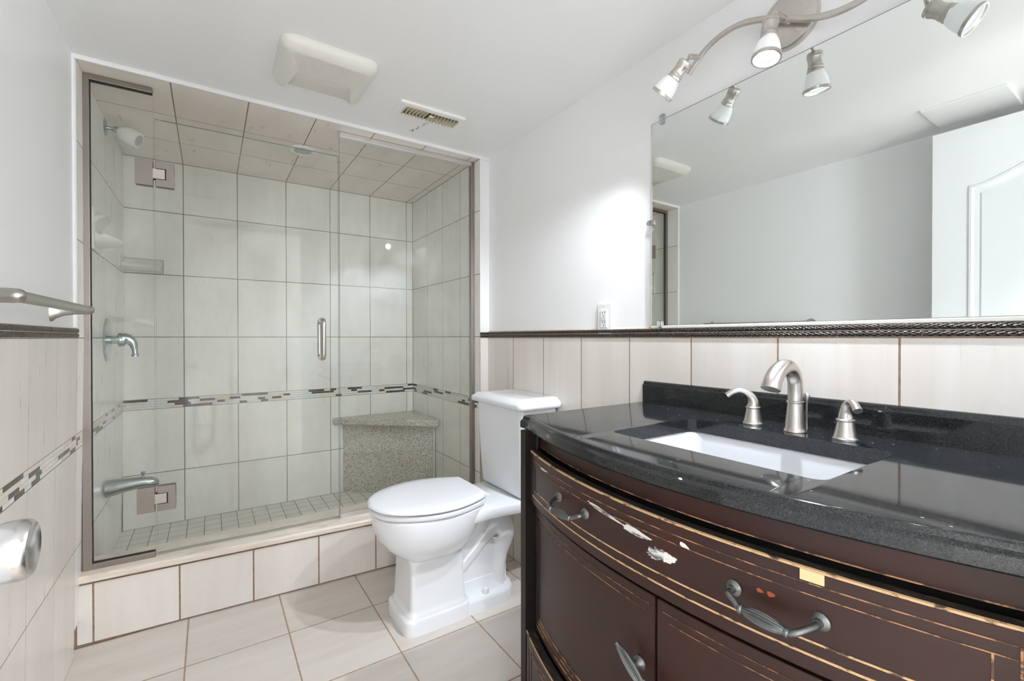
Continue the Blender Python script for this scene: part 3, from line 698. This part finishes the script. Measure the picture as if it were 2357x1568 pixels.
slab(m, .067, .99, .60, .62, .045, .07)
m.build('body', M['espresso_dark'], V)
m = MB(); slab(m, .067, .99, .10, .60, .055, .06); slab(m, .067, .99, .60, .822, .075, .08); m.build('cavity_shade', M['dark_gap'], V)  # black sheets stand in for the shade inside the cabinet
for y0, y1 in ((.972, 1.014), (.044, .086)):
    m = MB(); m.box(.7255, .76, y0, y1, 0, .822)
    m.build('corner_post', M['espresso_dark'], V, bevel=.0025)
m = MB(); slab(m, .086, .972, .776, .822, .030, .045); m.build('apron', M['espresso'], V)
m = MB(); slab(m, .086, .972, .7755, .7775, .029, .0315); m.build('apron_edge', M['worn_line'], V)

# handles
def bail(parent, y, z, half=.060, name='handle'):
    b = lambda yy: B(yy)
    m = MB(); o = -.022
    ends = [y-half+.007, y+half-.007]
    for e in ends:
        m.lathe([(.0115, .0005), (.0115, -.002), (.009, -.0045), (.006, -.006), (.005, -.010)], (b(e), e, z+.001), (1, 0, 0), 18)
    path = [(b(ends[0])-.006, ends[0], z), (b(ends[0])-.017, ends[0]+.001, z-.001), (b(y)-.028, ends[0]+.011, z-.006), (b(y)-.031, y-.033, z-.011)]
    m.tube(bez(path, 6), .0044, 12)
    path = [(b(ends[1])-.006, ends[1], z), (b(ends[1])-.017, ends[1]-.001, z-.001), (b(y)-.028, ends[1]-.011, z-.006), (b(y)-.031, y+.033, z-.011)]
    m.tube(bez(path, 6), .0044, 12)
    N = 17; prof = []; fl_ = []
    for k in range(N):
        t = k/(N-1); prof.append((.0045+.0052*math.sin(PI*t)**.8, -.028+.056*t)); fl_.append(math.sin(PI*t)**.5)
    m.lathe(prof, (b(y)-.031, y, z-.011), (0, 1, 0), 60, flute=(12, .22, fl_))
    for s in (-1, 1): m.lathe([(.0048, -.003), (.0066, -.0015), (.0066, .0015), (.0048, .003)], (b(y)-.031, y+s*.0305, z-.011), (0, 1, 0), 18)
    return m.build(name, M['pewter'], parent, smooth=40)
# wide top drawer, standing slightly out
D0, D1 = .064, .992
m = MB(); sweep(m, [(.021, .634), (.0012, .634), (0, .6355), (0, .7645), (.003, .768), (.021, .768)], D0, D1, 40)
DR = m.build('drawer', M['espresso'], V)
m = MB(); slab(m, D0, D1, .7678, .7688, .0035, .0212, 40); m.build('chipped_top', M['worn_top'], DR)
m = MB(); sweep(m, [(-.0006, .7655), (-.0002, .7683), (.0030, .7692), (.0034, .768), (.0012, .767), (.0005, .7655)], D0+.03, D1-.01, 40); m.build('worn_edge', M['worn_edge'], DR)
m = MB()
for z, wd in ((.749, .0014), (.7345, .0012)): slab(m, .10, .955, z-wd/2, z+wd/2, -.0009, .001, 40)
m.build('upper_bead', M['worn_line'], DR)
m = MB()
for z, wd, y0, y1 in ((.674, .0026, .118, .945), (.656, .003, .098, .963)): slab(m, y0, y1, z-wd/2, z+wd/2, -.0012, .001, 40)
m.build('lower_bead', M['worn_edge'], DR)
m = MB()
for y in (.098, .118): slab(m, y-.001, y+.001, .656 if y < .1 else .674, .749 if y < .1 else .7345, -.0009, .001, 1)
m.build('end_bead', M['worn_line'], DR)
m = MB()
for y in (.944, .964): slab(m, y-.0022, y+.0022, .656 if y > .95 else .674, .749 if y > .95 else .7345, -.0006, .001, 1)
m.build('end_groove_shade', M['dark_gap'], DR)  # flat black strips, groove shade put into their colour
bail(DR, .742, .709); bail(DR, .318, .704)
m = MB(); n = 6
slab(m, .2615, .288, .7515, .7655, -.0012, 0, 4); o = m.build('paper_label', M['label_tape'], DR); o['label'] = 'tan paper label stuck on the drawer'
def blob(cy, cz, ry, rz, rot, seed, name='paint_smear', mat='paint_blob', parent=DR, th=.0007, jag=.25):
    q = random.Random(seed); m = MB(); L = []
    N = 36
    for k in range(N):
        a = 2*PI*k/N; s = 1 + jag*(q.random()-.5); yy = ry*math.cos(a)*s; zz = rz*math.sin(a)*s*(1.0+.5*math.cos(a))
        L.append((cy+yy*math.cos(rot)-zz*math.sin(rot), cz+yy*math.sin(rot)+zz*math.cos(rot)))
    m.loft([[(B(y)+.0003, y, z) for y, z in L], [(B(y)-th, y, z) for y, z in L]]); return m.build(name, M[mat], parent)
blob(.628, .7325, .052, .0035, .10, 1, mat='chip'); blob(.545, .725, .032, .006, .05, 2, mat='chip')
blob(.495, .7065, .026, .0085, -.15, 3, mat='chip', jag=.5); blob(.477, .7065, .013, .0075, -.2, 4, jag=.4); blob(.449, .7375, .0085, .0032, .25, 5)
blob(.88, .7465, .022, .0025, .0, 9, mat='chip')
M['burn'] = plain('red_bare_stain', (.30, .06, .02), .5)
blob(.336, .7155, .0045, .0026, .1, 12, name='bare_patch', mat='burn'); blob(.322, .7160, .0050, .0034, -.1, 13, name='bare_patch', mat='burn')
# doors
def door(y0, y1, knob_y, knob_z, tip):
    m = MB(); sweep(m, [(.030, .296), (.013, .296), (.012, .297), (.012, .620), (.013, .6215), (.030, .6215)], y0, y1, 24)
    o = m.build('door', M['espresso'], V)
    a, b = min(y0, y1), max(y0, y1)
    m = MB()
    for z, e in ((.604, .012), (.590, .022)): slab(m, a+e, b-e, z-.0005, z+.0005, .0112, .013, 20)
    m.build('upper_bead', M['worn_line'], o)
    m = MB()
    for z, e in ((.312, .010), (.326, .018), (.338, .026)): slab(m, a+e, b-e, z-.0011, z+.0011, .0105, .013, 20)
    m.build('lower_bead', M['worn_line'], o)
    m = MB(); s = 1 if y1 > .6 else -1; yo = b if s > 0 else a
    for e in (.012, .026): slab(m, yo-s*e-.0022, yo-s*e+.0022, .315, .60, .0108, .013, 1)
    m.build('side_groove_shade', M['dark_gap'], o)  # groove shade painted as flat black strips on the door face
    m = MB(); x0 = B(knob_y)+.012
    m.lathe([(.0125, 0), (.0125, -.003), (.0085, -.006), (.0058, -.012), (.0062, -.020)], (x0, knob_y, knob_z), (1, 0, 0), 20)
    c = Vector((x0-.024, knob_y, knob_z)); ax = Vector(tip).normalized()
    prof = []; fl_ = []
    for k in range(17):
        t = k/16; prof.append((.0042+.0050*math.sin(PI*t)**.8, -.040+.080*t)); fl_.append(math.sin(PI*t)**.5)
    m.lathe([(.0005, -.0445), (.0045, -.0425)] + prof + [(.0045, .0425), (.0005, .0445)], c, ax, 60, flute=(12, .22, [0, 0]+fl_+[0, 0]))
    m.build('knob', M['pewter'], o, smooth=40)
door(.516, .966, .547, .489, (0.02, .83, .56)); door(.092, .510, .480, .470, (0.02, .90, .25))
m = MB(); slab(m, .5103, .5157, .30, .62, .030, .034, 2); m.build('door_gap_shade', M['dark_gap'], V)  # black strip painted as the shade between the two doors
# bottom drawer, pulled out a little
o0 = -.012
m = MB(); sweep(m, [(o0+.024, .10), (o0+.001, .10), (o0, .102), (o0, .282), (o0+.002, .2845), (o0+.024, .2845)], .064, .995, 36)
BD = m.build('drawer', M['espresso'], V)
m = MB(); slab(m, .064, .995, .2843, .2853, o0+.0025, o0+.0242, 36); m.build('chipped_top', M['worn_top'], BD)
m = MB(); slab(m, .064, .99, .2832, .2856, o0-.0004, o0+.0024, 36); m.build('worn_edge', M['worn_edge'], BD)
m = MB()
for y in (.944, .964): slab(m, y-.0022, y+.0022, .12, .262, o0-.0006, o0+.001, 1)
m.build('end_groove_shade', M['dark_gap'], BD)  # black strips again painted as groove shade
m = MB(); slab(m, .098, .963, .261, .263, o0-.0009, o0+.001, 36); slab(m, .118, .944, .247, .249, o0-.0009, o0+.001, 36); m.build('bead', M['worn_line'], BD)
m = MB(); m.loft([[(x, y, z) for x, y in ((.70, .85), (.709, .845), (.711, .865), (.70, .87))] for z in (.2846, .2866)]); m.build('paint_smear', M['paint_blob'], BD)

# ------------------------------------------------------------------ countertop
def CE(y):
    dd = abs(y-YC)
    if dd < .44: return .615 + .43*(y-.52)**2
    e = .615 + .43*((.97 if y > YC else .09)-.52)**2
    t = min(1, (dd-.44)/.03); return e + (.708-e)*(3*t*t-2*t**3) if t < 1 else .708
CT = root('countertop', (.95, YC, .855), 'black granite bow-front countertop with a backsplash', 'countertop')
HX0, HX1, HY0, HY1, HR, ZT, ZU = .760, 1.062, .306, .742, .022, .855, .822
CY0, CY1 = .034, 1.026
m = MB()
prof = [(.020, .822), (.003, .822), (0, .825), (0, .8385), (.0012, .8415), (.0045, .8445), (.0085, .8465), (.0095, .850), (.0115, .853), (.0145, .8545), (.018, .855)]
ys = ysamp(CY0, CY1, 90)
m.loft([[(CE(y)+o, y, z) for o, z in prof] for y in ys], False, False, 0, closed=False)
# extra y samples around the basin cut-out
ys2 = sorted(set(ys + [HY0, HY1] + [HY0+HR*(1-math.cos(PI/2*k/6)) for k in range(7)] + [HY1-HR*(1-math.cos(PI/2*k/6)) for k in range(7)]))
def hole(y):
    d_ = min(y-HY0, HY1-y)
    if d_ < -1e-9: return None
    e = HR - math.sqrt(max(0, HR*HR-(HR-min(d_, HR))**2)); return HX0+e, HX1-e
for a, b in zip(ys2, ys2[1:]):
    for z in (ZT, ZU):
        ea, eb = (CE(a)+.018, CE(b)+.018)
        ha, hb = hole(a), hole(b)
        if ha and hb:
            m.quad((ea, a, z), (eb, b, z), (hb[0], b, z), (ha[0], a, z)); m.quad((ha[1], a, z), (hb[1], b, z), (1.222, b, z), (1.222, a, z))
        else: m.quad((ea, a, z), (eb, b, z), (1.222, b, z), (1.222, a, z))
hl = [(x, y) for x, y in rrect(HX0, HX1, HY0, HY1, HR, 6)]
m.loft([[(x, y, ZT) for x, y in hl], [(x, y, ZU) for x, y in hl]], False, False)
for y in (CY0, CY1):
    i = [m.add((CE(y)+o, y, z)) for o, z in prof] + [m.add((1.222, y, ZT)), m.add((1.222, y, ZU))]; m.face(i)
m.build('slab', M['black_granite'], CT, smooth=25)
m = MB(); prof = [(1.2225, .8553), (1.2035, .8553), (1.2035, .9115), (1.2047, .9135), (1.2075, .9140), (1.2085, .9165), (1.2085, .9200), (1.2105, .9235), (1.2145, .9250), (1.2225, .9250)]
m.loft([[(x, y, z) for x, z in prof] for y in (CY0, 1.0235)]); m.build('backsplash', M['black_granite'], CT, smooth=25)
m = MB(); m.loft([[(x, 1.0235+.0006*k, z) for x, z in prof] for k in (0, 1)]); m.build('backsplash_end', plain('grey_sawn_granite', (.20, .21, .21), .5), CT)
m = MB(); m.lathe([(.0045, 0), (.0042, -.0010), (0, -.0014)], (CE(.453)+.0045, .4535, .8425), (1, 0, -.6), 16, cap0=False)
o = m.build('paint_drop', M['paint_blob'], CT); o['label'] = 'white paint drop on the counter edge'
# stains of soap scum behind the basin
q = random.Random(21)
m = MB()
for k in range(24):
    x = q.uniform(1.075, 1.195); y = q.uniform(.10, .95)
    s = q.uniform(.0004, .0015); a = q.uniform(0, PI)
    m.loft([[(x+s*math.cos(a+t)*q.uniform(.6, 1), y+s*1.6*math.sin(a+t), z) for t in (0, 1.05, 2.1, 3.14, 4.2, 5.2)] for z in (.8548, .8552)])
for k in range(22):
    x = q.uniform(.66, .76); y = q.uniform(.15, .98); s = q.uniform(.0006, .0016)
    if x > CE(y)+.022: m.loft([[(x+s*math.cos(t), y+s*1.4*math.sin(t), z) for t in (0, 1.05, 2.1, 3.14, 4.2, 5.2)] for z in (.8548, .8552)])
tag(m.build('dried_splashes', plain('chalky_water_mark', (.26, .28, .31), .6), CT), kind='stuff')

# sink
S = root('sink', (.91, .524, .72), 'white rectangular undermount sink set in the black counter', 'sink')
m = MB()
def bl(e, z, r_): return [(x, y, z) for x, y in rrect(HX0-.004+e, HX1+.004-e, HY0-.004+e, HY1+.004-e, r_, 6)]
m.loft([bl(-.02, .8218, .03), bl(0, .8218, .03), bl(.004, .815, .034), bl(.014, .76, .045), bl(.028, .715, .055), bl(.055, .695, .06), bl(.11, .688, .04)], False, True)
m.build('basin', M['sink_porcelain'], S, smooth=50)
m = MB(); m.lathe([(.022, .003), (.022, 0), (.016, .001), (.0, .0005)], (.93, .524, .688), (0, 0, 1), 24, cap0=False); m.build('drain', M['nickel'], S, smooth=40)

# faucet
Fa = root('faucet', (1.112, .506, .8556), 'brushed nickel widespread faucet with a gooseneck spout behind the sink', 'faucet')
m = MB(); m.lathe([(.0235, 0), (.0235, .003), (.0215, .0055), (.0205, .010), (.0195, .025), (.0175, .045), (.0158, .064), (.0175, .0655), (.0175, .0685), (.0155, .070)], (1.112, .506, .8556), (0, 0, 1), 32)
sp = bez([(1.112, .506, .922), (1.1125, .506, .950), (1.108, .506, .978), (1.088, .506, 1.000), (1.058, .506, 1.004), (1.030, .506, .992), (1.011, .506, .974), (1.003, .506, .958)], 8)
m.tube(sp, [lerp(.0155, .0195, max(0, (k-20)/(len(sp)-21))) for k in range(len(sp))], 22)
m.build('spout', M['nickel'], Fa, smooth=45)
m = MB(); m.lathe([(.0025, 0), (.0025, .062), (.0045, .066), (.0065, .080), (.0060, .083), (.003, .086)], (1.148, .4975, .8556), (0, 0, 1), 16); m.build('lift_rod', M['nickel'], Fa, smooth=40)
def fh(x, y, ang, reach):
    m = MB(); m.lathe([(.0235, 0), (.0235, .004), (.0215, .006), (.0205, .009), (.018, .022), (.0152, .0385), (.0168, .040), (.0168, .0425), (.0148, .044)], (x, y, .8556), (0, 0, 1), 32)
    h = m.build('handle_base', M['nickel'], Fa, smooth=35)
    dx, dy = math.cos(ang), math.sin(ang); k = reach
    pts = bez([(x, y, .897), (x+dx*.000, y+dy*.000, .912), (x+dx*.008*k, y+dy*.008*k, .928), (x+dx*.026*k, y+dy*.026*k, .937), (x+dx*.044*k, y+dy*.044*k, .933), (x+dx*.058*k, y+dy*.058*k, .923)], 7)
    n_ = len(pts); m = MB(); m.tube(pts, [lerp(.0145, .0072, min(1, k2/(n_*.5))) + (.0012*max(0, k2/n_-.6)/.4) for k2 in range(n_)], 18)
    m.build('lever', M['nickel'], h, smooth=45)
fh(1.118, .606, math.radians(122), 1.0); fh(1.105, .405, math.radians(224), .85)

# ------------------------------------------------------------------ toilet
YT = 1.652
TO = root('toilet', (.80, YT, 0), 'white two-piece elongated toilet with its lid closed', 'toilet')
def se(cx0, cx1, hw, n_, z, N=48, yo=0.0):
    L = []; c = (cx0+cx1)/2; a = (cx1-cx0)/2
    for k in range(N):
        q = 2*PI*k/N; ct, st = math.cos(q), math.sin(q)
        L.append((c+a*math.copysign(abs(ct)**(2/n_), ct), YT+yo+hw*math.copysign(abs(st)**(2/n_), st), z))
    return L
EGG = [(0, 0), (.015, .062), (.04, .104), (.08, .140), (.14, .170), (.20, .185), (.26, .186), (.32, .174), (.37, .155), (.405, .138), (.425, .124)]
def egg(x0, s, sw, z, back=None, N=12):
    pts = [(x0+a*s, b*sw) for a, b in EGG]
    P2 = bez([(p[0], p[1], 0) for p in pts], 4)
    P2 = [(p.x, max(0, p.y)) for p in P2]
    L = [(x, YT-h_, z) for x, h_ in P2] + [(x, YT+h_, z) for x, h_ in P2[::-1][:-1]]
    return L
m = MB()
# bowl and pedestal
def eggz(x0, x1, hw, n_, z, tw): # blend of egg and box section
    return se(x0, x1, hw, n_, z)
secs = [(.572, .842, .118, 7, .0), (.572, .842, .118, 7, .044), (.576, .839, .115, 7, .052), (.584, .833, .108, 7, .056), (.586, .831, .106, 7, .064), (.591, .827, .101, 8, .069), (.597, .820, .097, 14, .082), (.601, .815, .092, 14, .18), (.603, .813, .091, 12, .236),
        (.600, .814, .098, 4.2, .252), (.580, .826, .116, 3.0, .262), (.552, .846, .138, 2.6, .280), (.526, .868, .157, 2.4, .305), (.508, .888, .170, 2.35, .335), (.496, .908, .178, 2.3, .370), (.490, .925, .181, 2.3, .402), (.491, .924, .180, 2.3, .421), (.498, .918, .173, 2.3, .425)]
m.loft([se(*s) for s in secs])
# deck towards the tank
dk = lambda e, z: [(.76+e, YT-.158+e, z), (.86, YT-.152+e, z), (.95, YT-.154+e, z), (1.04, YT-.168+e, z), (1.205, YT-.172+e, z), (1.205, YT+.172-e, z), (1.04, YT+.168-e, z), (.95, YT+.154-e, z), (.86, YT+.152-e, z), (.76+e, YT+.158-e, z)]
m.loft([dk(.02, .364), dk(.004, .369), dk(0, .376), dk(0, .402), dk(.004, .408), dk(.012, .4105)])
# trapway
tp = bez([(.76, YT, .12), (.82, YT, .155), (.88, YT, .205), (.935, YT, .262), (.975, YT, .292), (1.012, YT, .278), (1.020, YT, .235), (1.005, YT, .17), (.995, YT, .10), (.995, YT, .04)], 6)
nt = len(tp)-1
m.tube(tp, [.040+.024*math.exp(-((k/nt-.56)/.16)**2) + .006*(k/nt) for k in range(nt+1)], 28, sc=(1, 1.5), up=(0, 0, 1))
m.loft([[(x, YT+s_*h_, z) for x, s_ in ((.78, -1), (1.03, -1), (1.03, 1), (.78, 1))] for h_, z in ((.052, .04), (.05, .39))])
m.loft([se(.75, 1.01, .062, 4, z_) for z_ in (.28, .40)])
# rear foot
def foot(e, z): 
    L = [(.80, YT-.112+e, z)]
    for k in range(9):
        a = -PI/2 + PI*k/8; L.append((.985+(.083-e)*math.cos(a), YT+(.112-e)*math.sin(a), z))
    return L + [(.80, YT+.112-e, z)]
m.loft([foot(0, 0), foot(0, .038), foot(.004, .046), foot(.012, .050)])
m.loft([foot(.035, .048), foot(.05, .07), foot(.055, .10)])
m.build('bowl', M['porcelain'], TO, smooth=38)
m = MB(); m.lathe([(.0135, 0), (.0135, .004), (.0125, .014), (.009, .020), (0, .022)], (.915, YT-.083, .049), (0, 0, 1), 20, cap0=False); m.build('bolt_cap', M['seat_plastic'], TO, smooth=40)
m = MB(); m.loft([egg(.483, .975, .965, .4285), egg(.478, .985, .985, .4305), egg(.476, .985, .992, .436), egg(.477, .985, .99, .4425), egg(.482, .975, .972, .4462)]); m.build('seat', M['seat_plastic'], TO, smooth=40)
m = MB(); m.loft([egg(.486, .96, .965, .4510), egg(.476, .982, 1.0, .4525), egg(.473, .988, 1.010, .4565), egg(.476, .982, 1.0, .4615), egg(.486, .96, .965, .4655), egg(.53, .855, .78, .4685), egg(.60, .58, .45, .4700)])
m.build('lid', M['seat_plastic'], TO, smooth=40)
for s in (-1, 1):
    m = MB(); m.box(.886, .926, YT+s*.078-.024, YT+s*.078+.024, .405, .450); m.build('hinge', M['seat_plastic'], TO, bevel=.006, seg=3)
m = MB(); rt = lambda x0, x1, hw, z, r_=.025: [(x, y, z) for x, y in rrect(x0, x1, YT-hw+.004, YT+hw+.004, r_, 5)]
m.loft([rt(1.052, 1.200, .158, .410), rt(1.040, 1.205, .170, .420), rt(1.031, 1.208, .176, .54), rt(1.022, 1.210, .183, .776), rt(1.026, 1.206, .179, .780)])
m.build('tank', M['porcelain'], TO, smooth=40)
m = MB(); m.loft([rt(1.010, 1.215, .198, .7795, .02), rt(1.002, 1.217, .206, .784, .024), rt(1.000, 1.218, .208, .790, .026), rt(1.000, 1.218, .208, .800, .026), rt(1.004, 1.216, .204, .8075, .026), rt(1.014, 1.212, .195, .8125, .022), rt(1.018, 1.212, .191, .8180, .020), rt(1.026, 1.211, .184, .8215, .016), rt(1.06, 1.21, .15, .822, .012)])
m.build('tank_lid', M['porcelain'], TO, smooth=50)
